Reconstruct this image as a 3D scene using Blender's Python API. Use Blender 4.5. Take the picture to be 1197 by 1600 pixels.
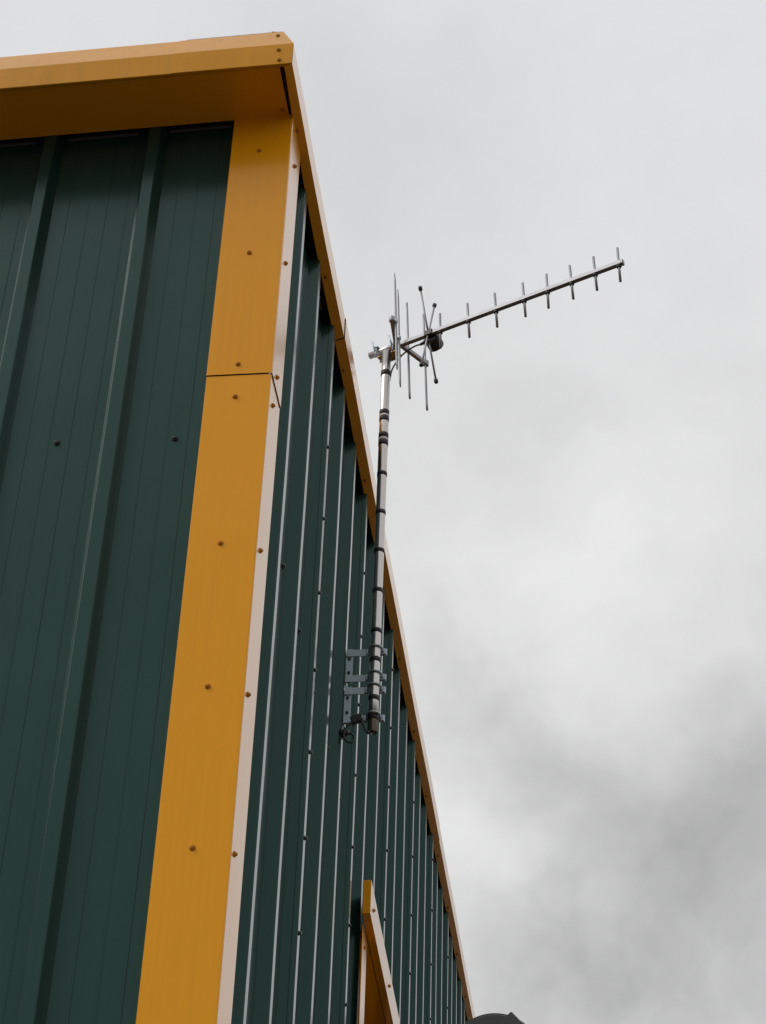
import bpy, bmesh, math, random
from mathutils import Vector, Matrix, noise
random.seed(7)
for o in list(bpy.data.objects): bpy.data.objects.remove(o)
scene = bpy.context.scene
COL = scene.collection

# ------------------------------------------------------------------ camera
CAM = Vector((0.769, -3.6019, 1.6))
RIGHT = Vector((0.9937, 0.1081, 0.0296)); DOWN = Vector((-0.0393, 0.5834, -0.8112)); FWD = Vector((-0.1049, 0.8049, 0.584))
FPX = 2934.95
FWD.normalize(); RIGHT = (RIGHT - FWD * RIGHT.dot(FWD)).normalized(); UP = RIGHT.cross(FWD)
cam_data = bpy.data.cameras.new('camera'); cam = bpy.data.objects.new('camera', cam_data); COL.objects.link(cam)
m = Matrix.Identity(4)
for i in range(3):
    m[i][0] = RIGHT[i]; m[i][1] = UP[i]; m[i][2] = -FWD[i]; m[i][3] = CAM[i]
cam.matrix_world = m
cam_data.sensor_fit = 'HORIZONTAL'; cam_data.sensor_width = 36.0; cam_data.lens = FPX / 1197 * 36
cam_data.clip_start = 0.05; cam_data.clip_end = 2000
scene.camera = cam
def sky_dir(px, py):
    return (FWD * FPX + RIGHT * (px - 598.5) - UP * (py - 800)).normalized()

# ------------------------------------------------------------------ sky, sun, exposure
SUN_AZ, SUN_EL = math.radians(245), math.radians(45)      # compass azimuth from +Y clockwise: behind and left of the camera
world = bpy.data.worlds.new('World'); scene.world = world; world.use_nodes = True
nt = world.node_tree; N = nt.nodes; L = nt.links; N.clear()
def node(t, **kw):
    n = N.new(t)
    for k, v in kw.items(): setattr(n, k, v)
    return n
def wmath(op, a, b=None, c=None):
    n = node('ShaderNodeMath', operation=op)
    for i, v in enumerate((a, b, c)):
        if v is None: continue
        if isinstance(v, (int, float)): n.inputs[i].default_value = v
        else: L.new(v, n.inputs[i])
    return n.outputs[0]
def vmath(op, a, b):
    n = node('ShaderNodeVectorMath', operation=op)
    for i, v in enumerate((a, b)):
        if isinstance(v, (tuple, list, Vector)): n.inputs[i].default_value = tuple(v)
        elif isinstance(v, (int, float)): n.inputs['Scale'].default_value = v
        else: L.new(v, n.inputs[i])
    return n
out = node('ShaderNodeOutputWorld'); bg = node('ShaderNodeBackground'); L.new(bg.outputs[0], out.inputs[0])
sky = node('ShaderNodeTexSky', sky_type='NISHITA'); sky.sun_disc = False
sky.sun_elevation = SUN_EL; sky.sun_rotation = SUN_AZ
tc = node('ShaderNodeTexCoord'); D = tc.outputs['Generated']
def wnoise(scale, detail, rough, vec, dist=0.0):
    n = node('ShaderNodeTexNoise'); n.inputs['Scale'].default_value = scale; n.inputs['Detail'].default_value = detail
    n.inputs['Roughness'].default_value = rough; n.inputs['Distortion'].default_value = dist; L.new(vec, n.inputs['Vector']); return n
warp = wnoise(9.0, 4, 0.6, D)
w1 = vmath('SUBTRACT', warp.outputs['Color'], (0.5, 0.5, 0.5))
w2 = node('ShaderNodeVectorMath', operation='SCALE'); L.new(w1.outputs[0], w2.inputs[0]); w2.inputs['Scale'].default_value = 0.13
DW = vmath('ADD', D, (0, 0, 0)); L.new(w2.outputs[0], DW.inputs[1]); DW = DW.outputs[0]
# cloud banks in the direction they stand in, each a soft lump of the deck: (px, py, radius px, amount)
BANKS = [(1190, 1225, 165, -0.17), (1010, 1265, 130, -0.10), (860, 1190, 85, -0.14), (740, 1030, 65, -0.12), (700, 930, 55, -0.07),
         (800, 1120, 60, -0.06), (930, 1480, 120, -0.17), (1080, 1400, 150, -0.09), (1150, 1540, 140, -0.10), (820, 1560, 110, -0.12),
         (800, 690, 80, -0.06), (900, 690, 60, -0.05), (520, 180, 260, -0.06), (900, 930, 170, 0.08), (690, 1320, 90, 0.05),
         (1020, 760, 200, 0.03), (880, 1340, 60, 0.05), (1000, 1540, 50, 0.07)]
acc = None
for px, py, r, a in BANKS:
    d = sky_dir(px, py); k = (FPX / r) ** 2
    dt = vmath('DISTANCE', DW, d); L.new(DW, dt.inputs[0])
    sq = wmath('MULTIPLY', dt.outputs['Value'], dt.outputs['Value'])
    e = wmath('EXPONENT', wmath('MULTIPLY', sq, -k * 0.7))
    t = wmath('MULTIPLY', e, a)
    acc = t if acc is None else wmath('ADD', acc, t)
n1 = wnoise(7.0, 6, 0.55, D, 0.4); n2 = wnoise(24.0, 5, 0.6, DW)
f1 = wmath('MULTIPLY', wmath('SUBTRACT', n1.outputs['Fac'], 0.5), 0.12)
sep0 = node('ShaderNodeSeparateXYZ'); L.new(D, sep0.inputs[0])
low = wmath('POWER', wmath('SUBTRACT', 1.0, wmath('MINIMUM', wmath('MAXIMUM', sep0.outputs['Z'], 0.0), 1.0)), 2.0)     # the deck looks more broken where one sees it edge on
f2 = wmath('MULTIPLY', wmath('MULTIPLY', wmath('SUBTRACT', n2.outputs['Fac'], 0.5), 0.52), low)
lum = wmath('ADD', wmath('ADD', acc, 0.745), wmath('ADD', f1, f2))
# overcast sky: brighter overhead than at the horizon
sep = node('ShaderNodeSeparateXYZ'); L.new(D, sep.inputs[0])
zz = wmath('MAXIMUM', sep.outputs['Z'], 0.0)
gr = node('ShaderNodeFloatCurve'); cv = gr.mapping.curves[0]
cv.points[0].location = (0.0, 0.13); cv.points[1].location = (1.0, 0.68)
for x_, y_ in ((0.14, 0.29), (0.30, 0.475), (0.60, 0.50), (0.80, 0.53)): cv.points.new(x_, y_)
gr.mapping.update(); L.new(zz, gr.inputs['Value'])
grad = wmath('MULTIPLY', gr.outputs[0], 2.0)
lum = wmath('MULTIPLY', lum, grad)
lum = wmath('MAXIMUM', lum, 0.05)
tint = node('ShaderNodeMix', data_type='RGBA'); tint.inputs['A'].default_value = (0.985, 0.991, 1.010, 1); tint.inputs['B'].default_value = (1.0, 1.0, 1.0, 1)
tf = node('ShaderNodeMapRange'); tf.inputs['From Min'].default_value = 0.78; tf.inputs['From Max'].default_value = 0.58; L.new(zz, tf.inputs['Value']); L.new(tf.outputs[0], tint.inputs['Factor'])
cl = node('ShaderNodeVectorMath', operation='SCALE'); L.new(tint.outputs['Result'], cl.inputs[0]); L.new(lum, cl.inputs['Scale'])
skys = node('ShaderNodeVectorMath', operation='SCALE'); L.new(sky.outputs[0], skys.inputs[0]); skys.inputs['Scale'].default_value = 0.1
mixs = node('ShaderNodeMix', data_type='RGBA'); mixs.inputs['Factor'].default_value = 0.97
L.new(skys.outputs[0], mixs.inputs['A']); L.new(cl.outputs[0], mixs.inputs['B'])
L.new(mixs.outputs['Result'], bg.inputs['Color']); bg.inputs['Strength'].default_value = 1.0

sd = bpy.data.lights.new('sun', 'SUN'); sd.energy = 1.5; sd.angle = math.radians(42); sd.color = (1.0, 0.97, 0.92)
sun = bpy.data.objects.new('sun', sd); COL.objects.link(sun)
to_sun = Vector((math.sin(SUN_AZ) * math.cos(SUN_EL), math.cos(SUN_AZ) * math.cos(SUN_EL), math.sin(SUN_EL)))
sun.rotation_euler = to_sun.to_track_quat('Z', 'Y').to_euler()
vs = scene.view_settings; vs.view_transform = 'Standard'; vs.look = 'None'; vs.exposure = 0.0; vs.gamma = 1.0; vs.use_curve_mapping = False

# ------------------------------------------------------------------ materials
def paint(name, col, rough=0.3, coat=0.0, coat_ior=1.5, spec=0.5, ior=1.5, var=0.08, streak=0.05, metallic=0.0, scale=3.0, bump=0.0, dirt=None, tint=None):
    mt = bpy.data.materials.new(name); mt.use_nodes = True
    t = mt.node_tree; b = t.nodes['Principled BSDF']
    def nn(ty): return t.nodes.new(ty)
    tcn = nn('ShaderNodeTexCoord')
    a = nn('ShaderNodeTexNoise'); a.inputs['Scale'].default_value = scale; a.inputs['Detail'].default_value = 6; a.inputs['Roughness'].default_value = 0.6
    t.links.new(tcn.outputs['Object'], a.inputs['Vector'])
    mp = nn('ShaderNodeMapping'); mp.inputs['Scale'].default_value = (60, 60, 1.2); t.links.new(tcn.outputs['Object'], mp.inputs[0])
    s = nn('ShaderNodeTexNoise'); s.inputs['Scale'].default_value = 1.0; s.inputs['Detail'].default_value = 4; t.links.new(mp.outputs[0], s.inputs['Vector'])
    def mth(op, x, y):
        q = nn('ShaderNodeMath'); q.operation = op
        for i, v in enumerate((x, y)):
            if isinstance(v, (int, float)): q.inputs[i].default_value = v
            else: t.links.new(v, q.inputs[i])
        return q.outputs[0]
    f = mth('ADD', mth('MULTIPLY', mth('SUBTRACT', a.outputs['Fac'], 0.5), var * 2), mth('MULTIPLY', mth('SUBTRACT', s.outputs['Fac'], 0.5), streak * 2))
    oi = nn('ShaderNodeObjectInfo'); f = mth('ADD', f, mth('ADD', mth('MULTIPLY', oi.outputs['Random'], 0.10), 0.95))
    sc = nn('ShaderNodeVectorMath'); sc.operation = 'SCALE'; sc.inputs[0].default_value = col; t.links.new(f, sc.inputs['Scale'])
    res = sc.outputs[0]
    if dirt:
        c, amt, dscale = dirt
        dn = nn('ShaderNodeTexNoise'); dn.inputs['Scale'].default_value = dscale; dn.inputs['Detail'].default_value = 8; dn.inputs['Roughness'].default_value = 0.7
        t.links.new(mp.outputs[0] if dscale < 3 else tcn.outputs['Object'], dn.inputs['Vector'])
        mr = nn('ShaderNodeMapRange'); mr.inputs['From Min'].default_value = 0.52; mr.inputs['From Max'].default_value = 0.78; mr.inputs['To Max'].default_value = amt
        t.links.new(dn.outputs['Fac'], mr.inputs['Value'])
        mx = nn('ShaderNodeMix'); mx.data_type = 'RGBA'; t.links.new(mr.outputs[0], mx.inputs['Factor']); t.links.new(res, mx.inputs['A']); mx.inputs['B'].default_value = (*c, 1)
        res = mx.outputs['Result']
    t.links.new(res, b.inputs['Base Color'])
    rr = mth('ADD', mth('MULTIPLY', a.outputs['Fac'], 0.16), rough - 0.08); t.links.new(rr, b.inputs['Roughness'])
    b.inputs['Metallic'].default_value = metallic; b.inputs['IOR'].default_value = ior; b.inputs['Specular IOR Level'].default_value = spec
    b.inputs['Coat Weight'].default_value = coat; b.inputs['Coat Roughness'].default_value = 0.16; b.inputs['Coat IOR'].default_value = coat_ior
    if tint: b.inputs['Specular Tint'].default_value = (*tint, 1)
    if bump:
        bn = nn('ShaderNodeTexNoise'); bn.inputs['Scale'].default_value = 7.0; bn.inputs['Detail'].default_value = 1; t.links.new(tcn.outputs['Object'], bn.inputs['Vector'])
        bp = nn('ShaderNodeBump'); bp.inputs['Strength'].default_value = 1.0; bp.inputs['Distance'].default_value = bump
        t.links.new(bn.outputs['Fac'], bp.inputs['Height']); t.links.new(bp.outputs[0], b.inputs['Normal'])
    return mt
M = {}
M['yellow'] = paint('yellow_paint', (0.82, 0.340, 0.005), rough=0.26, ior=1.6, coat=0.9, coat_ior=1.33, tint=(1.0, 0.42, 0.01), var=0.06, streak=0.04, bump=0.0016, dirt=((0.44, 0.22, 0.03), 0.18, 1.3))
M['yellow_old'] = paint('weathered_yellow_paint', (0.62, 0.27, 0.010), rough=0.36, ior=1.45, coat=0.15, coat_ior=1.33, tint=(1.0, 0.45, 0.05), var=0.10, streak=0.08, bump=0.0014, dirt=((0.24, 0.16, 0.06), 0.45, 1.1))
M['green'] = paint('green_paint', (0.0105, 0.0370, 0.0300), rough=0.25, ior=1.55, coat=0.6, coat_ior=1.33, tint=(0.15, 0.42, 0.36), var=0.14, streak=0.07, bump=0.0010, dirt=((0.030, 0.050, 0.044), 0.25, 1.2))
M['screw_yellow'] = paint('yellow_screw_paint', (0.52, 0.19, 0.012), rough=0.4, spec=0.2)
M['screw_old'] = paint('weathered_screw_paint', (0.36, 0.16, 0.02), rough=0.5, spec=0.2)
M['screw_green'] = paint('green_screw_paint', (0.010, 0.017, 0.017), rough=0.4)
M['steel'] = paint('stainless_steel', (0.52, 0.495, 0.48), rough=0.26, metallic=1.0, var=0.06, streak=0.05, scale=8)
M['alu'] = paint('aluminium', (0.30, 0.30, 0.315), rough=0.5, metallic=1.0, var=0.08, scale=14)
M['galv'] = paint('galvanised_steel', (0.46, 0.53, 0.58), rough=0.5, metallic=0.7, var=0.18, scale=40)
M['brass'] = paint('passivated_zinc', (0.38, 0.30, 0.15), rough=0.4, metallic=1.0, var=0.12, scale=30)
M['black'] = paint('black_plastic', (0.012, 0.012, 0.013), rough=0.42)
M['tape'] = paint('black_tape', (0.020, 0.015, 0.022), rough=0.5, spec=0.35)
M['tape_light'] = paint('pale_tape', (0.62, 0.60, 0.62), rough=0.5, spec=0.35)
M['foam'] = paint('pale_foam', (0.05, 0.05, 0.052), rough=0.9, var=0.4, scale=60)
M['dark_grey'] = paint('dark_grey_paint', (0.13, 0.127, 0.13), rough=0.55, var=0.12)
M['asphalt'] = paint('asphalt', (0.105, 0.084, 0.066), rough=0.9, var=0.3, scale=2.0, spec=0.25)
M['roof'] = paint('roof_sheet', (0.22, 0.22, 0.22), rough=0.5)
M['door'] = paint('door_paint', (0.10, 0.11, 0.11), rough=0.4)

# ------------------------------------------------------------------ helpers
def empty(name, loc=(0, 0, 0), rz=0.0):
    o = bpy.data.objects.new(name, None); COL.objects.link(o); o.location = loc; o.rotation_euler = (0, 0, rz); o.empty_display_size = 0.2; return o
def tag(o, label=None, cat=None, group=None, kind=None):
    if label: o['label'] = label
    if cat: o['category'] = cat
    if group: o['group'] = group
    if kind: o['kind'] = kind
    return o
def link(name, me, mat=None, parent=None):
    if mat and not me.materials: me.materials.append(M[mat])
    o = bpy.data.objects.new(name, me); COL.objects.link(o); o.parent = parent; return o
def mesh(name, verts, faces, smooth=False):
    me = bpy.data.meshes.new(name); me.from_pydata([tuple(v) for v in verts], [], faces); me.update()
    if smooth: me.polygons.foreach_set('use_smooth', [True] * len(me.polygons))
    return me
class MB:
    def __init__(s): s.bm = bmesh.new()
    def box(s, a, b, bevel=0.0, mat=None):
        c = [(a[i] + b[i]) / 2 for i in range(3)]; d = [abs(b[i] - a[i]) for i in range(3)]
        r = bmesh.ops.create_cube(s.bm, size=1.0, matrix=Matrix.Translation(c) @ Matrix.Diagonal((*d, 1)))
        vs_ = r['verts']
        if mat is not None: bmesh.ops.transform(s.bm, matrix=mat, verts=vs_)
        if bevel:
            es = {e for v in vs_ for e in v.link_edges}
            bmesh.ops.bevel(s.bm, geom=list(es), offset=bevel, segments=1, affect='EDGES', profile=0.5)
        return s
    def tube(s, pts, r, seg=10, cap=True, radii=None):
        pts = [Vector(p) for p in pts]; rings = []; ref = None
        for i, p in enumerate(pts):
            t = (pts[min(i + 1, len(pts) - 1)] - pts[max(i - 1, 0)]).normalized()
            if ref is None:
                ref = t.orthogonal().normalized()
            ref = (ref - t * ref.dot(t)).normalized(); bt = t.cross(ref)
            rr = radii[i] if radii else r
            rings.append([s.bm.verts.new(p + (ref * math.cos(2 * math.pi * k / seg) + bt * math.sin(2 * math.pi * k / seg)) * rr) for k in range(seg)])
        for a, b in zip(rings, rings[1:]):
            for k in range(seg):
                f = s.bm.faces.new((a[k], a[(k + 1) % seg], b[(k + 1) % seg], b[k])); f.smooth = seg > 6
        if cap:
            s.bm.faces.new(rings[0][::-1]); s.bm.faces.new(rings[-1])
        return s
    def torus(s, c, axis, R_, r, seg=20, cs=8, a0=0, a1=2 * math.pi):
        axis = Vector(axis).normalized(); u = axis.orthogonal().normalized(); v = axis.cross(u)
        n = seg + 1
        pts = [Vector(c) + (u * math.cos(a0 + (a1 - a0) * i / seg) + v * math.sin(a0 + (a1 - a0) * i / seg)) * R_ for i in range(n)]
        return s.tube(pts, r, cs, True)
    def lathe(s, prof, o=(0, 0, 0), axis=(0, 0, 1), seg=24):
        axis = Vector(axis).normalized(); u = axis.orthogonal().normalized(); v = axis.cross(u); o = Vector(o); rings = []
        for r, h in prof:
            rings.append([s.bm.verts.new(o + axis * h + (u * math.cos(2 * math.pi * k / seg) + v * math.sin(2 * math.pi * k / seg)) * max(r, 1e-5)) for k in range(seg)])
        for a, b in zip(rings, rings[1:]):
            for k in range(seg):
                f = s.bm.faces.new((a[k], a[(k + 1) % seg], b[(k + 1) % seg], b[k])); f.smooth = True
        s.bm.faces.new(rings[0][::-1]); s.bm.faces.new(rings[-1])
        return s
    def build(s, name, mat, parent=None):
        bmesh.ops.recalc_face_normals(s.bm, faces=s.bm.faces[:])
        me = bpy.data.meshes.new(name); s.bm.to_mesh(me); s.bm.free()
        return link(name, me, mat, parent)
def extrude_profile(name, prof, place, stations, mat, parent, skip=None, smooth=False, wob=0.0):
    """prof: list of 2D points; place(pt, station) -> 3D; one quad strip per profile edge and station step."""
    vs_, fs = [], []; n = len(prof)
    for st in stations:
        for p in prof: vs_.append(place(p, st))
    for j in range(len(stations) - 1):
        for i in range(n - 1):
            if skip and skip(prof[i], prof[i + 1], stations[j], stations[j + 1]): continue
            fs.append((j * n + i, j * n + i + 1, (j + 1) * n + i + 1, (j + 1) * n + i))
    return link(name, mesh(name, vs_, fs, smooth), mat, parent)

# ------------------------------------------------------------------ ground
g = link('ground', mesh('ground', [(-400, -400, 0), (400, -400, 0), (400, 400, 0), (-400, 400, 0)], [(0, 1, 2, 3)]), 'asphalt')
tag(g, 'brownish gravel and asphalt yard around the metal building', 'ground', kind='structure')

# ------------------------------------------------------------------ building
P = 0.3048; DEP = 0.034; ZT = 5.611; SL = 0.0325
bld = empty('metal_building', (0, 0, 0))
tag(bld, 'dark green ribbed metal building with yellow corner and eave trim', 'building')
HT, HB = 0.016, 0.033
def wob(a, z, k):
    return noise.noise(Vector((a * 1.7 + k * 13.1, z * 2.3, k * 3.7)))
GROOVE = (0.062, 0.117, 0.172, 0.227)
def panel_profile(ribs, s0, s1, lip=None, under=None):
    """points (s, d): s along the wall, d = how far proud of the pan; lip: start part way up the first rib's near flank."""
    pts = []
    LIPD = 0.0042
    for i, c in enumerate(ribs):
        dd = LIPD if (lip and i == 0) else 0.0
        rib = [(c - HB, 0), (c - HB + 0.0010, 0.0016), (c - HT - 0.0015, DEP - 0.003), (c - HT + 0.001, DEP), (c + HT - 0.0005, DEP), (c + HT + 0.0009, DEP - 0.0018), (c + HB - 0.0010, 0.0016), (c + HB, 0)]
        if lip and i == 0:
            fr = 0.60
            a = (c - HB + (HB - HT) * fr, DEP * fr)
            rib = [a] + rib[2:]
        for s, d in rib: pts.append((s, d + dd * (1 if d > 0.004 else 0.2)))
        nxt = c + P
        for k, gq in enumerate(GROOVE):
            q = c + gq
            if q > s1 - 0.01 or q > nxt - HB: continue
            if k % 2 == 0: pts += [(q - 0.006, 0.0), (q - 0.002, 0.0016), (q, 0.0016), (q + 0.0006, 0.0)]
            else: pts += [(q - 0.0022, 0.0), (q - 0.0016, 0.0014), (q + 0.0016, 0.0014), (q + 0.0021, 0.0)]
    if not lip:
        pre = []
        for k, gq in enumerate(GROOVE):
            q = ribs[0] - P + gq
            if q < s0 + 0.01: continue
            if k % 2 == 0: pre += [(q - 0.006, 0.0), (q - 0.002, 0.0016), (q, 0.0016), (q + 0.0006, 0.0)]
            else: pre += [(q - 0.0022, 0.0), (q - 0.0016, 0.0014), (q + 0.0016, 0.0014), (q + 0.0021, 0.0)]
        pts = [(s0, 0.0)] + pre + pts
    if under:            # run on beneath the next panel's first rib
        c = under
        pts += [(c - HB, 0), (c - HB + 0.0010, 0.0016), (c - HT - 0.0015, DEP - 0.003), (c - HT + 0.001, DEP), (c + HT - 0.001, DEP)]
    else:
        pts.append((s1, 0.0))
    return pts
def washer_screw(name, mat, r=0.0078, hr=0.0046, h=0.0065):
    mb = MB()
    mb.lathe([(r, 0.0), (r, 0.0010), (r * 0.9, 0.0022), (hr * 1.3, 0.0030)], seg=16)
    mb.lathe([(hr * 1.25, 0.0012), (hr * 1.25, 0.0022), (hr, 0.0024), (hr, h), (hr * 0.75, h + 0.0008)], seg=6)
    bmesh.ops.recalc_face_normals(mb.bm, faces=mb.bm.faces[:])
    me = bpy.data.meshes.new(name); mb.bm.to_mesh(me); mb.bm.free(); me.materials.append(M[mat]); return me
SC_Y = washer_screw('yellow_screw', 'screw_yellow', r=0.0070, hr=0.0041, h=0.0058)
SC_F = washer_screw('fascia_screw', 'screw_old', r=0.0060, hr=0.0036, h=0.0035)
SC_G = washer_screw('green_screw', 'screw_green', r=0.0088, hr=0.0055, h=0.007)
SC_R = washer_screw('green_rib_screw', 'screw_green', r=0.0072, hr=0.0056, h=0.0085)
def screw(me, loc, normal, parent):
    o = bpy.data.objects.new('screw', me); COL.objects.link(o); o.parent = parent; o.location = loc
    q = (Vector(normal).normalized() + Vector((random.uniform(-1, 1), random.uniform(-1, 1), random.uniform(-1, 1))) * 0.05).to_track_quat('Z', 'Y'); o.rotation_euler = (q.to_matrix() @ Matrix.Rotation(random.uniform(0, 1), 3, 'Z')).to_euler(); return o

zrows = [0.05] + [0.25 + i * 0.25 for i in range(12)] + [3.25 + 0.15 * i for i in range(6)] + [4.09 + 0.1 * i for i in range(15)] + [5.60, 5.66]
# --- right-hand wall (plane x = 0 through the rib tops, running along +y)
Y0 = 0.2919; YEND = 15.0
ribs_all = [Y0 + P * n for n in range(int((YEND - Y0) / P))]
DOOR = (2.138, 3.22, 4.09)
def place_r(p, z):
    k = int(p[0] / P); w = wob(p[0], z, 1) * 0.0011 + noise.noise(Vector((round(p[0] / P) * 7.7, z * 3.1, 2.0))) * 0.0009
    return (-DEP + p[1] + w * 0.7, p[0] + w * (1 if p[1] > 0.004 else 0.3), z)
skip_door = lambda a, b, z0, z1: DOOR[0] < (a[0] + b[0]) / 2 < DOOR[1] and (z0 + z1) / 2 < DOOR[2]
panels_r = []
first = [0, 1]; idx = 0
starts = [None] + list(range(2, len(ribs_all), 3))
for k, st in enumerate(starts):
    if st is None: rb = [ribs_all[0], ribs_all[1]]; lip = False; und = ribs_all[2]
    else:
        rb = ribs_all[st:st + 3]; lip = True; und = ribs_all[st + 3] if st + 3 < len(ribs_all) else None
    prof = panel_profile(rb, 0.035, und or (rb[-1] + 0.15), lip, und)
    o = extrude_profile('wall_panel', prof, place_r, zrows, 'green', bld, skip_door)
    if lip:
        j = (st - 2) // 3; z = 5.113 + 0.155 * j
        while z > 5.50: z -= 0.262
        while z > 0.4:
            if not (DOOR[0] - .1 < rb[0] < DOOR[1] + .1 and z < 4.25) and j < 9: screw(SC_R, (0.0016, rb[0] - 0.004 + random.uniform(-.003, .003), z + random.uniform(-.008, .008)), (1, 0, 0), o)
            z -= 0.262
    for c in rb:
        if c < 5: screw(SC_G, (-DEP + 0.0005, c + 0.222 + random.uniform(-.006, .006), 4.44 - 0.09 * (c / 1.5) + random.uniform(-.004, .004)), (1, 0, 0), o)
# --- left-hand wall (plane y = 0 through the rib tops, running along -x)
X0 = 0.3955; XEND = 9.0
lr = [X0 + P * n for n in range(int((XEND - X0) / P))]
def place_l(p, z):
    w = wob(p[0], z, 5) * 0.0020
    zz_ = min(z, ZT + 0.04 - SL * p[0])
    return (-p[0] + w * 0.3, DEP - p[1] - w, zz_)
zl = [z for z in zrows]
for k in range(0, len(lr), 3):
    rb = lr[k:k + 3]; und = lr[k + 3] if k + 3 < len(lr) else None
    s0 = 0.036 if k == 0 else None
    # panels lap with the upper sheet's lip on the side away from the corner
    prof = panel_profile(rb, 0.036, und or XEND, k > 0, und)
    o = extrude_profile('wall_panel', prof, place_l, zl, 'green', bld)
    for c in rb:
        for z in (4.495, 2.9):
            if c < 4: screw(SC_G, (-(c - 0.157), DEP - 0.0005, z + random.uniform(-.004, .004)), (0, -1, 0), o)
            if c < 4 and c == rb[-1] and und is None: pass
# plain far sides close the building
for nm, a, b in (('wall_panel', (-XEND, DEP), (-XEND, YEND)), ('wall_panel', (-XEND, YEND), (-DEP, YEND))):
    n_ = 40; pr = []
    for i in range(n_):
        t0 = i / n_
        for f_, d_ in ((0.0, 0.0), (0.7, 0.0), (0.76, DEP), (0.9, DEP), (0.96, 0.0)):
            t = t0 + f_ / n_; pr.append((a[0] + (b[0] - a[0]) * t, a[1] + (b[1] - a[1]) * t, d_))
    dirv = Vector((b[0] - a[0], b[1] - a[1], 0)).normalized(); nrm = Vector((-dirv.y, dirv.x, 0))
    extrude_profile(nm, pr, lambda p, z: (p[0] + nrm.x * p[2], p[1] + nrm.y * p[2], min(z, ZT + 0.05 + SL * p[0])), [0.05, 5.66], 'green', bld)

# --- corner trim: two folded lengths with a gap between them
def corner_piece(z0, z1, wl, wr, off, screws):
    r = 0.003
    prof = [(-wl, DEP), (-wl, -off + 0.002), (-wl + 0.002, -off), (-r, -off), (-r * 0.3 + off * 0.7, -off + r * 0.3 - 0.0003), (off, r), (off, wr - 0.002), (off - 0.002, wr), (-DEP + 0.003, wr)]
    nz = max(2, int((z1 - z0) / 0.12)); zs = [z0 + (z1 - z0) * i / nz for i in range(nz + 1)]
    def pl(p, z):
        w = noise.noise(Vector((p[0] * 3 + 5, p[1] * 3, z * 1.9))) * 0.0008
        return (p[0] + (w if p[0] > -0.01 else 0), p[1] + (w if p[0] < -0.002 else 0), z)
    # slight oil-canning across the front face
    full = []
    for a, b in zip(prof, prof[1:]):
        full.append(a)
        if abs(b[0] - a[0]) > 0.05 or abs(b[1] - a[1]) > 0.08:
            for t in (0.25, 0.5, 0.75): full.append((a[0] + (b[0] - a[0]) * t, a[1] + (b[1] - a[1]) * t))
    full.append(prof[-1])
    o = extrude_profile('corner_trim', full, pl, zs, 'yellow', bld)
    for z, yr in screws:
        screw(SC_Y, (-0.086 + random.uniform(-.002, .002), -off - 0.0004, z), (0, -1, 0), o)
        screw(SC_Y, (off + 0.0004, yr, z + random.uniform(-.006, .006)), (1, 0, 0), o)
    return o
corner_piece(4.6622, 5.615, 0.1665, 0.142, 0.0035, [(5.474, 0.067), (5.084, 0.05), (4.695, 0.058)])
corner_piece(0.05, 4.6595, 0.1662, 0.1415, 0.001, [(4.590, 0.047), (4.140, 0.042), (3.746, 0.036), (3.348, 0.033), (2.95, .035), (2.55, .035), (2.15, .035), (1.75, .035), (1.35, .035), (.95, .035), (.55, .035)])

# --- eave: soffit, fascia over the left wall, folded trim over the right wall, roof
so = MB()
vs_ = [(-0.010, -0.185), (-XEND, -0.185), (-XEND, 0.0015), (-0.012, 0.0015)]
SZ = ZT + 0.006
bm = so.bm
nseg = 40
for i in range(nseg):
    xa = -0.010 - (XEND - 0.01) * i / nseg; xb = -0.010 - (XEND - 0.01) * (i + 1) / nseg
    q = [bm.verts.new((xa, -0.187, SZ + SL * xa)), bm.verts.new((xb, -0.187, SZ + SL * xb)), bm.verts.new((xb, 0.0012, SZ + SL * xb - 0.001)), bm.verts.new((xa, 0.0012, SZ + SL * xa - 0.001))]
    bm.faces.new(q)
bmesh.ops.remove_doubles(bm, verts=bm.verts[:], dist=1e-5)
soff = so.build('soffit', 'yellow', bld)
mod = soff.modifiers.new('thick', 'SOLIDIFY'); mod.thickness = 0.0012; mod.offset = 0
screw(SC_Y, (-0.026, -0.022, SZ - 0.0022), (0, 0, -1), soff)
# front fascia (sloping with the roof)
FZ0, FZ1, FZ2 = 0.0, 0.082, 0.182
def fascia(xa, xb, off, mitre, name='fascia'):
    prof = [(-0.178, 0.0125, 0), (-0.1795, 0.001, 0), (-0.182, FZ0, 0), (-0.19 - off + 0.001, FZ0, 0), (-0.19 - off, 0.0012, 0), (-0.19 - off, FZ1, 0), (-0.150 - off, FZ2, 1), (-0.12, FZ2 + 0.006, 1)]
    n_ = max(1, int((xa - xb) / 0.15)); st = [xa - (xa - xb) * i / n_ for i in range(n_ + 1)]
    def pl(p, x):
        xx = x
        if mitre and x == xa: xx = x - (0.0405 if p[2] else 0.0)
        w = noise.noise(Vector((x * 2.1, p[1] * 6, 4.0))) * 0.0012
        return (xx, p[0] + w, ZT + p[1] + SL * x + w * 0.6)
    return extrude_profile(name, prof, pl, st, 'yellow_old', bld)
f1_ = fascia(0.0262, -0.31, 0.0016, True)
f2_ = fascia(-0.295, -3.9, 0.0, False)
f3_ = fascia(-3.88, -XEND - 0.05, 0.0016, False)
for dx, dz in ((-0.010, 0.016), (-0.014, 0.058)): screw(SC_F, (dx, -0.1922, ZT + dz), (0, -1, 0), f1_)
screw(SC_F, (-0.026, -0.165, ZT + 0.150), (0, -0.92, 0.37), f1_)
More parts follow.
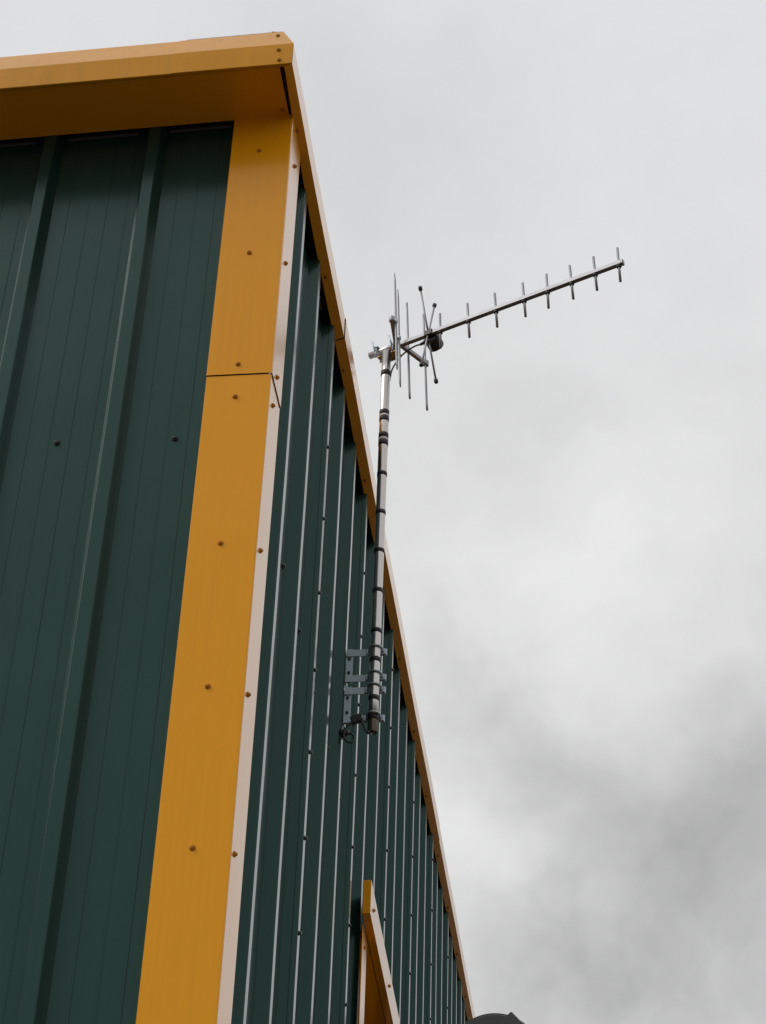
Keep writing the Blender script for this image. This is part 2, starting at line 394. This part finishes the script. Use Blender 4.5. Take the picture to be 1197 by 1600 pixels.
# thin end cap closing the mitred corner and the sheet that laps over the top edge
mb = MB(); mb.box((-0.018, -0.1505, ZT + FZ2 - 0.0005), (-0.29, -0.12, ZT + FZ2 + 0.0035))
for v in mb.bm.verts: v.co.z += SL * v.co.x
mb.build('top_flashing', 'roof', bld)
# side eave trim
def side_trim(ya, yb, off, mitre):
    prof = [(-0.0035, 0.000, 2), (-0.006, -0.009, 2), (-0.0045, -0.0105, 2), (0.025 + off, 0.0, 0), (0.0262 + off, 0.0014, 0), (0.0262 + off, FZ1, 0), (-0.0143 + off, FZ2, 1), (-0.05, FZ2 + 0.006, 1)]
    n_ = max(1, int((yb - ya) / 0.2)); st = [ya + (yb - ya) * i / n_ for i in range(n_ + 1)]
    def pl(p, y):
        yy = y
        if mitre and y == ya: yy = y + (0.0405 if p[2] == 1 else 0.0005)
        w = noise.noise(Vector((y * 1.3, p[1] * 6, 9.0))) * 0.0024
        return (p[0] + w + (0.0105 * (1 - (y - ya) / (yb - ya)) ** 3 if mitre and p[2] == 2 else 0), yy, ZT + p[1] + w * 0.7)
    o = extrude_profile('eave_trim', prof, pl, st, 'yellow', bld)
    y = ya + (0.24 if mitre else 0.15)
    while y < min(yb, 8):
        screw(SC_Y, (0.008, y, ZT - 0.0065), (0.33, 0, -0.94), o); y += 0.61
    return o
side_trim(-0.19, 0.955, 0.0, True)
side_trim(0.9605, 4.64, 0.0022, False)
side_trim(4.645, 8.32, 0.0, False)
side_trim(8.325, YEND, 0.002, False)
rf = link('roof', mesh('roof', [(-0.04, -0.14, ZT + FZ2 + 0.004), (-XEND - 0.05, -0.14, ZT + FZ2 + 0.004 - SL * XEND), (-XEND - 0.05, YEND + .1, ZT + FZ2 + 0.004 - SL * XEND), (-0.04, YEND + .1, ZT + FZ2 + 0.004)], [(0, 1, 2, 3)]), 'roof', bld)
# pale closure strips filling the pans under the soffit
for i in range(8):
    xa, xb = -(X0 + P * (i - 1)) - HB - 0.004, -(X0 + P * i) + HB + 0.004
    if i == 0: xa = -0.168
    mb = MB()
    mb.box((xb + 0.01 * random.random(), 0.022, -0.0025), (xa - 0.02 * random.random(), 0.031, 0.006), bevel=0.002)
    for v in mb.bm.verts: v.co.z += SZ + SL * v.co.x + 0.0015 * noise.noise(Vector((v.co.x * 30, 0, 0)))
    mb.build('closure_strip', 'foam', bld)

# --- door frame let into the right wall (it stands a little askew)
ZD = 4.075; df_rz = math.radians(1.6)
def dloc(u, w, z): return Vector((0.0167, 2.0, 0)) + Vector((math.sin(-df_rz), math.cos(df_rz), 0)) * u + Vector((math.cos(df_rz), math.sin(df_rz), 0)) * w + Vector((0, 0, z))
def dbox(u0, u1, w0, w1, z0, z1, name, mat, parent, bevel=0.0):
    mb = MB(); mb.box((u0, w0, z0), (u1, w1, z1), bevel=bevel)
    for v in mb.bm.verts: v.co = dloc(*v.co)
    return mb.build(name, mat, parent)
W_D = 1.24
dfr = dbox(0.0, W_D, 0.0015, 0.0285, ZD, ZD + 0.117, 'door_header', 'yellow', bld, 0.0015)
dbox(0.064, 0.205, -0.003, 0.0, 0.02, ZD - 0.002, 'door_jamb', 'yellow', bld, 0.0015)
dbox(W_D - 0.205, W_D - 0.064, -0.003, 0.0, 0.02, ZD - 0.002, 'door_jamb', 'yellow', bld, 0.0015)
dbox(0.2065, W_D - 0.2065, -0.30, -0.0005, ZD + 0.0012, ZD + 0.03, 'head_reveal', 'yellow', bld)
dbox(0.185, 0.202, -0.30, -0.045, 0.02, ZD, 'side_reveal', 'yellow', bld)
dbox(W_D - 0.202, W_D - 0.185, -0.30, -0.045, 0.02, ZD, 'side_reveal', 'yellow', bld)
dr = dbox(0.2, W_D - 0.2, -0.34, -0.301, 0.02, ZD + 0.03, 'door', 'door', bld)
for u, z in ((0.13, ZD - 0.06), (0.132, ZD - 0.55), (0.13, ZD - 1.05), (0.13, ZD - 1.6)):
    p_ = dloc(u, 0.0004, z); screw(SC_Y, p_, (1, 0.03, 0), bld)
for u in (0.10, 0.75, 1.18):
    p_ = dloc(u, 0.0289, ZD + 0.055); screw(SC_Y, p_, (1, 0.03, 0), dfr)

# ------------------------------------------------------------------ mast on two standoff brackets
MX, MY = 0.100, 1.471; MR = 0.0162; MZ0, MZ1 = 4.440, 5.985
mast = empty('antenna_mast', (MX, MY, MZ0))
tag(mast, 'slim stainless steel mast pole banded with black tape, clamped beside the green wall', 'pole')
mb = MB()
prof = [(MR - 0.0018, 0.06), (MR - 0.0018, 0.0), (MR, 0.0)] + [(MR, (MZ1 - MZ0) * i / 12) for i in range(1, 13)] + [(MR - 0.002, MZ1 - MZ0)]
mb.lathe(prof, seg=40); mb.build('pole', 'steel', mast)
def zpix(y):           # height on the mast for a row of the photograph, kept as plain numbers below
    pass
BANDS = [5.900, 5.735, 5.707, 5.640, 5.612, 5.478, 5.320, 5.160, 5.005, 4.848, 4.738, 4.598, 4.492]
def band(z, h, mat, name, rr=0.0011):
    mb = MB(); mb.lathe([(MR + 0.0001, -h / 2), (MR + rr, -h / 2 + 0.0005), (MR + rr, h / 2 - 0.0005), (MR + 0.0001, h / 2)], o=(0, 0, z - MZ0), seg=32); return mb.build(name, mat, mast)
def mast_z(py, y=MY, x=MX):
    # solve the height on the mast axis seen at photograph row py
    lo, hi = 3.0, 7.0
    for _ in range(50):
        mid = (lo + hi) / 2; q = Vector((x, y, mid)) - CAM
        r = 800 - FPX * q.dot(UP) / q.dot(FWD)
        if r > py: lo = mid
        else: hi = mid
    return (lo + hi) / 2
for py in (584.5, 646, 656, 682, 693.5, 742, 802, 862, 924, 987, 1032, 1092, 1122):
    bo = band(mast_z(py), (0.0195 if py < 700 else 0.0165) * random.uniform(0.88, 1.15), 'tape', 'tape_band', random.uniform(0.0010, 0.0018))
for py in (651.5, 688): band(mast_z(py), 0.012, 'tape_light', 'tape_band')

def bracket(z0, z1, label):
    b = empty('standoff_bracket', (0.0, 1.505, z0))
    tag(b, label, 'bracket', 'brackets holding the mast to the wall')
    mb = MB(); mb.box((0.0022, -0.004, 0.0), (0.0235, 0.000, z1 - z0), 0.0006); mb.box((0.0022, 0.0004, 0.0), (0.0055, 0.030, z1 - z0), 0.0006); s = mb.build('wall_strut', 'galv', b)
    for zz_ in (0.014, (z1 - z0) - 0.018):
        mb = MB(); mb.box((0.0030, -0.0085, zz_ - 0.0125), (0.1340, -0.0045, zz_ + 0.0125), 0.0006)
        a = mb.build('arm', 'galv', b)
        # U-bolt round the pole with nuts behind the arm
        cx, cy = MX, MY - 1.505
        mb = MB(); R_ = MR + 0.0042; pts = [(cx - R_, 0.012, zz_)]
        for i in range(13):
            an = math.pi + math.pi * i / 12
            pts.append((cx + R_ * math.cos(an), cy + R_ * math.sin(an), zz_ + 0.0))
        pts.append((cx + R_, 0.012, zz_))
        mb.tube(pts, 0.0032, 8); mb.build('u_bolt', 'galv', a)
        mb = MB(); mb.box((cx - R_ - 0.012, -0.0145, zz_ - 0.011), (cx + R_ + 0.012, -0.0088, zz_ + 0.011), 0.002); mb.build('saddle', 'galv', a)
        for sgn in (-1, 1):
            mb = MB(); mb.lathe([(0.0058, 0), (0.0058, 0.005), (0.0045, 0.006)], o=(cx + sgn * R_, -0.0215, zz_), axis=(0, 1, 0), seg=6); mb.build('nut', 'galv', a)
    for q in (0.3, 0.7):
        mb = MB(); mb.lathe([(0.005, 0), (0.005, 0.004), (0.004, 0.005)], o=(0.013, -0.0042, q * (z1 - z0)), axis=(0, -1, 0), seg=6); mb.build('bolt', 'black', b)
    return b
def zrow(py, x, y): return mast_z(py, y, x)
bracket(zrow(1067, 0.01, 1.50), zrow(1014, 0.01, 1.50), 'upper galvanised standoff bracket with two arms clamped on the mast')
bracket(zrow(1131, 0.01, 1.50), zrow(1073, 0.01, 1.50), 'lower galvanised standoff bracket, at the foot of the mast above the looped cable')

# ------------------------------------------------------------------ yagi antenna on the mast head
BZ = 6.005
A = Vector((0.0345, 1.5095, BZ)); B = Vector((0.9384, 1.092, BZ))
BD = (B - A).normalized(); TR = Vector((-BD.y, BD.x, 0)) * -1      # TR points toward the camera side
ant = empty('yagi_antenna', (MX, MY, MZ1))
tag(ant, 'silver yagi antenna with row of short rods on a long boom atop the mast', 'antenna')
INV = Matrix.Translation((-MX, -MY, -MZ1))
def frame_box(mb, t0, t1, w0, w1, h0, h1, bevel=0.0):
    before = set(mb.bm.verts)
    mb.box((t0, w0, h0), (t1, w1, h1), bevel)
    for v in [v for v in mb.bm.verts if v not in before]:
        c = v.co.copy(); v.co = A + BD * c.x + TR * c.y + Vector((0, 0, c.z))
def afin(mb, name, mat, parent=ant):
    for v in mb.bm.verts: v.co = INV @ v.co
    return mb.build(name, mat, parent)
LEN = (B - A).length
mb = MB(); frame_box(mb, 0.088, LEN, -0.0088, 0.0088, -0.0088, 0.0088, 0.0018); boom = afin(mb, 'boom', 'alu')
mb = MB(); frame_box(mb, LEN - 0.002, LEN + 0.006, -0.0098, 0.0098, -0.0098, 0.0098, 0.002); afin(mb, 'boom_cap', 'alu', boom)
mb = MB(); mb.tube([A, A + BD * 0.125], 0.0125, 20); afin(mb, 'boom_sleeve', 'steel')
def P3(t, w=0, h=0): return A + BD * t + TR * w + Vector((0, 0, h))
def tpix(px, py):      # distance along the boom seen at a photograph point
    lo, hi = 0.0, 1.1
    for _ in range(40):
        mid = (lo + hi) / 2; q = A + BD * mid - CAM
        if 598.5 + FPX * q.dot(RIGHT) / q.dot(FWD) < px: lo = mid
        else: hi = mid
    return (lo + hi) / 2
for i, px in enumerate((688, 732, 775, 819, 855.5, 893, 930, 967)):
    t = tpix(px, 0); ln = 0.082 - 0.0004 * i
    lean = 0.0035 + random.uniform(-.0015, .0015)
    mb = MB(); mb.tube([P3(t + lean, 0, -ln - 0.003), P3(t - lean, 0, ln - 0.006)], 0.0046, 10); d = afin(mb, 'director', 'alu')
    mb = MB(); mb.lathe([(0.0075, 0), (0.0095, 0.004), (0.0085, 0.010)], o=P3(t, 0, -0.019), seg=12); afin(mb, 'insulator', 'black', d)
# mast clamp: plate with two U-bolts over the boom
clamp = empty('mast_clamp', (0, 0, 0)); clamp.parent = ant
mb = MB(); frame_box(mb, 0.030, 0.112, -0.034, 0.000, -0.0205, -0.0135, 0.001); cp = afin(mb, 'clamp_plate', 'brass', clamp)
mb = MB(); frame_box(mb, 0.050, 0.098, -0.034, -0.0305, -0.032, -0.0205, 0.001); afin(mb, 'clamp_bracket', 'brass', clamp)
for t in (0.036, 0.106):
    mb = MB(); R_ = 0.0165; pts = [P3(t, -R_, -0.034)]
    for i in range(13):
        an = math.pi - math.pi * i / 12
        pts.append(P3(t, R_ * math.cos(an), R_ * math.sin(an)))
    pts += [P3(t, R_, -0.034)]
    mb.tube(pts, 0.0032, 8); afin(mb, 'u_bolt', 'galv', clamp)
    mb = MB(); mb.tube([P3(t - 0.002, 0.019, -0.006), P3(t - 0.014, 0.024, 0.040)], 0.0034, 8); afin(mb, 'stud', 'galv', clamp)
mb = MB(); frame_box(mb, 0.028, 0.044, -0.019, 0.019, 0.0128, 0.0165, 0.001); afin(mb, 'clamp_strap', 'galv', clamp)
# reflector: cross arm carrying four long rods
def on_z(px, py, z):
    d = sky_dir(px, py); return CAM + d * ((z - CAM.z) / d.z)
near = on_z(612.5, 499, BZ - 0.004); far = on_z(665.5, 568, BZ - 0.004)
root_n = P3(tpix(619.5, 0), 0, -0.004); root_f = P3(tpix(627, 0), 0, -0.004)
ref = empty('reflector', (0, 0, 0)); ref.parent = ant
def bar(a, b, w, h, name, mat, parent, off=0.0):
    a, b = Vector(a), Vector(b); u = (b - a).normalized(); v = Vector((-u.y, u.x, 0)).normalized(); n_ = u.cross(v)
    mb = MB(); mb.box((0, -w, -h), ((b - a).length, w, h), 0.001)
    for q in mb.bm.verts: q.co = a + u * q.co.x + v * q.co.y + n_ * q.co.z
    return afin(mb, name, mat, parent)
bar(root_n, near, 0.007, 0.008, 'cross_arm', 'alu', ref); bar(root_f, far, 0.007, 0.008, 'cross_arm', 'alu', ref)
for e in (near, far):
    mb = MB(); mb.lathe([(0.009, -0.011), (0.0105, -0.009), (0.0105, 0.009), (0.009, 0.011)], o=e, seg=14); afin(mb, 'end_clamp', 'alu', ref)
rods = [((618.5, 502), 426, 577.5), ((623.5, 528), 451.5, 605), ((638, 548), 473, 623), ((664.5, 566), 491, 641)]
for (cxp, cyp), ya, yb in rods:
    c = on_z(cxp, cyp, BZ)
    za, zb = zrow(ya, c.x, c.y), zrow(yb, c.x, c.y)
    tip = 0.5 if cxp < 630 else 0.9
    sx = 0.0105
    zc = (za + zb) / 2
    pts = [Vector((c.x + sx, c.y, zb)), Vector((c.x + sx * .8, c.y, zb + 0.03)), c, Vector((c.x - sx * .8, c.y, za - 0.04)), Vector((c.x - sx, c.y, za))]
    r0 = 0.0042
    mb = MB(); mb.tube(pts, r0, 10, radii=[r0 * tip, r0, r0, r0, r0 * tip * (0.7 if tip < .8 else 1)]); rd = afin(mb, 'reflector_rod', 'alu', ref)
    mb = MB(); mb.lathe([(0.006, -0.008), (0.0075, -0.006), (0.0075, 0.006), (0.006, 0.008)], o=c, seg=10); afin(mb, 'rod_clip', 'galv', rd)
# driven element: crossed rods with black tips and a round black feed housing
dip = empty('driven_element', (0, 0, 0)); dip.parent = ant
tc_ = tpix(669, 522); cen = P3(tc_, 0, 0)
H_ = 0.183; T_ = 0.052
for sw, sh in ((1, 1), (-1, 1), (1, -1), (-1, -1)):
    st = P3(tc_ + 0.002 * sw, 0.006 * sw, 0.012 * sh); en = P3(tc_ + 0.006 * (-sh), T_ * sw, H_ * sh)
    mb = MB(); mid = st.lerp(en, 0.25) + Vector((0, 0, -0.001)); mb.tube([st, mid, en], 0.0036, 10); r_ = afin(mb, 'dipole_rod', 'alu', dip)
    dv = (en - st).normalized()
    mb = MB(); mb.lathe([(0.0035, -0.012), (0.0072, -0.010), (0.0078, 0.002), (0.005, 0.006)], o=en, axis=dv, seg=12); afin(mb, 'rod_tip', 'black', r_)
mb = MB(); hc = P3(tc_ + 0.006, -0.036, -0.016)
mb.lathe([(0.010, -0.030), (0.022, -0.028), (0.0275, -0.020), (0.029, 0.0), (0.029, 0.014), (0.026, 0.020), (0.012, 0.022)], o=hc, axis=(TR * -1 + Vector((0, 0, -0.35))), seg=28); afin(mb, 'feed_housing', 'black', dip)
mb = MB(); frame_box(mb, tc_ - 0.012, tc_ + 0.022, -0.0125, 0.0125, -0.0125, 0.0125, 0.003); afin(mb, 'feed_collar', 'black', dip)
mb = MB(); mb.tube([P3(tc_ - 0.005, -0.004, -0.026), P3(tc_ - 0.035, -0.005, -0.030)], 0.006, 10, radii=[0.009, 0.0045]); afin(mb, 'cable_boot', 'black', dip)

# ------------------------------------------------------------------ cables
def smooth_pts(ctrl, n=10):
    ctrl = [Vector(c) for c in ctrl]; pts = []
    c = [ctrl[0] * 2 - ctrl[1]] + ctrl + [ctrl[-1] * 2 - ctrl[-2]]
    for i in range(1, len(c) - 2):
        for k in range(n):
            t = k / n; a, b_, d_, e_ = c[i - 1], c[i], c[i + 1], c[i + 2]
            pts.append(0.5 * ((2 * b_) + (-a + d_) * t + (2 * a - 5 * b_ + 4 * d_ - e_) * t * t + (-a + 3 * b_ - 3 * d_ + e_) * t ** 3))
    pts.append(ctrl[-1]); return pts
mb = MB(); st = P3(tc_ - 0.033, -0.005, -0.030)
def at_y(px, py, y):
    d = sky_dir(px, py); return CAM + d * ((y - CAM.y) / d.y)
mb.tube(smooth_pts([st, on_z(648, 541, BZ - 0.03), on_z(634, 550, BZ - 0.03), at_y(622, 562, 1.492), at_y(613, 577, 1.492), Vector((MX + 0.014, MY + 0.016, 5.88)), Vector((MX + 0.006, MY + 0.0195, 5.80)), Vector((MX + 0.002, MY + 0.0200, 5.62))], 8), 0.0030, 8)
o = mb.build('antenna_cable', 'black'); tag(o, 'thin black cable curving from the antenna feed to the mast head', 'cable')
yb_ = 1.468
mb = MB()
ctrl = [Vector((MX, MY, MZ0 + 0.05)), Vector((MX, MY, MZ0 + 0.004)), at_y(581, 1142, yb_), at_y(575, 1146, yb_), at_y(569.5, 1139, yb_), at_y(566, 1129, yb_), at_y(559, 1126, yb_ + 0.01), at_y(549, 1130, yb_ + 0.01), at_y(539, 1140, yb_ + 0.01),
        at_y(537.5, 1152, yb_ + 0.01), at_y(544, 1160, yb_ + 0.012), at_y(552.5, 1158, yb_ + 0.015), at_y(552, 1150, yb_ + 0.02), at_y(546, 1146, yb_ + 0.03), Vector((-0.002, yb_ + 0.052, at_y(543, 1146, 1.50).z))]
mb.tube(smooth_pts(ctrl, 8), 0.0031, 8)
o = mb.build('drop_cable', 'black'); tag(o, 'black cable looping from the foot of the mast to the wall', 'cable')
g_ = empty('cable_gland', (-0.002, 1.505, at_y(542, 1143, 1.49).z)); tag(g_, 'small round black cable gland on the green wall below the brackets', 'cable gland')
mb = MB(); mb.lathe([(0.014, 0.0), (0.0145, 0.010), (0.010, 0.018), (0.007, 0.026)], axis=(1, -0.35, 0), seg=20); mb.build('gland_body', 'black', g_)
mb = MB(); mb.lathe([(0.019, -0.002), (0.019, 0.003), (0.016, 0.004)], axis=(1, 0, 0), seg=20); mb.build('gland_flange', 'black', g_)
c = at_y(557, 1124, 1.48)
mb = MB(); mb.box((-0.018, -0.009, -0.013), (0.018, 0.009, 0.013), 0.002)
o = mb.build('cable_connector', 'black'); o.location = c; o.rotation_euler = (0, math.radians(-20), 0); tag(o, 'black cable connector block taped to the lowest bracket arm', 'connector')

# ------------------------------------------------------------------ dark grey vent hood on the far wall
v_ = empty('wall_vent_hood', (0.0, 4.0, 4.252)); tag(v_, 'dark grey rounded hood standing out from the far wall below the eave', 'vent hood')
mb = MB(); mb.lathe([(0.178, -0.17), (0.185, -0.165), (0.185, 0.165), (0.178, 0.17)], o=(0.335, 0, 0), axis=(0, 1, 0), seg=64); mb.build('drum', 'dark_grey', v_)
mb = MB(); mb.torus((0.335, -0.162, 0), (0, 1, 0), 0.186, 0.004, 64, 8); mb.build('rim', 'dark_grey', v_)
mb = MB(); mb.box((-0.10, -0.19, -0.10), (0.10, 0.19, 0.10), 0.004)
for q in mb.bm.verts:
    cs, sn = math.cos(math.radians(-47)), math.sin(math.radians(-47)); x, z = q.co.x, q.co.z
    q.co.x = x * cs - z * sn + 0.400; q.co.z = x * sn + z * cs + 0.046
mb.build('outlet_box', 'dark_grey', v_)
mb = MB(); mb.box((-0.03, -0.08, -0.08), (0.18, 0.08, 0.06), 0.004); mb.build('wall_duct', 'dark_grey', v_)

# ------------------------------------------------------------------ render
scene.render.engine = 'CYCLES'
scene.cycles.max_bounces = 8; scene.cycles.glossy_bounces = 5
scene.render.resolution_x = 766; scene.render.resolution_y = 1024
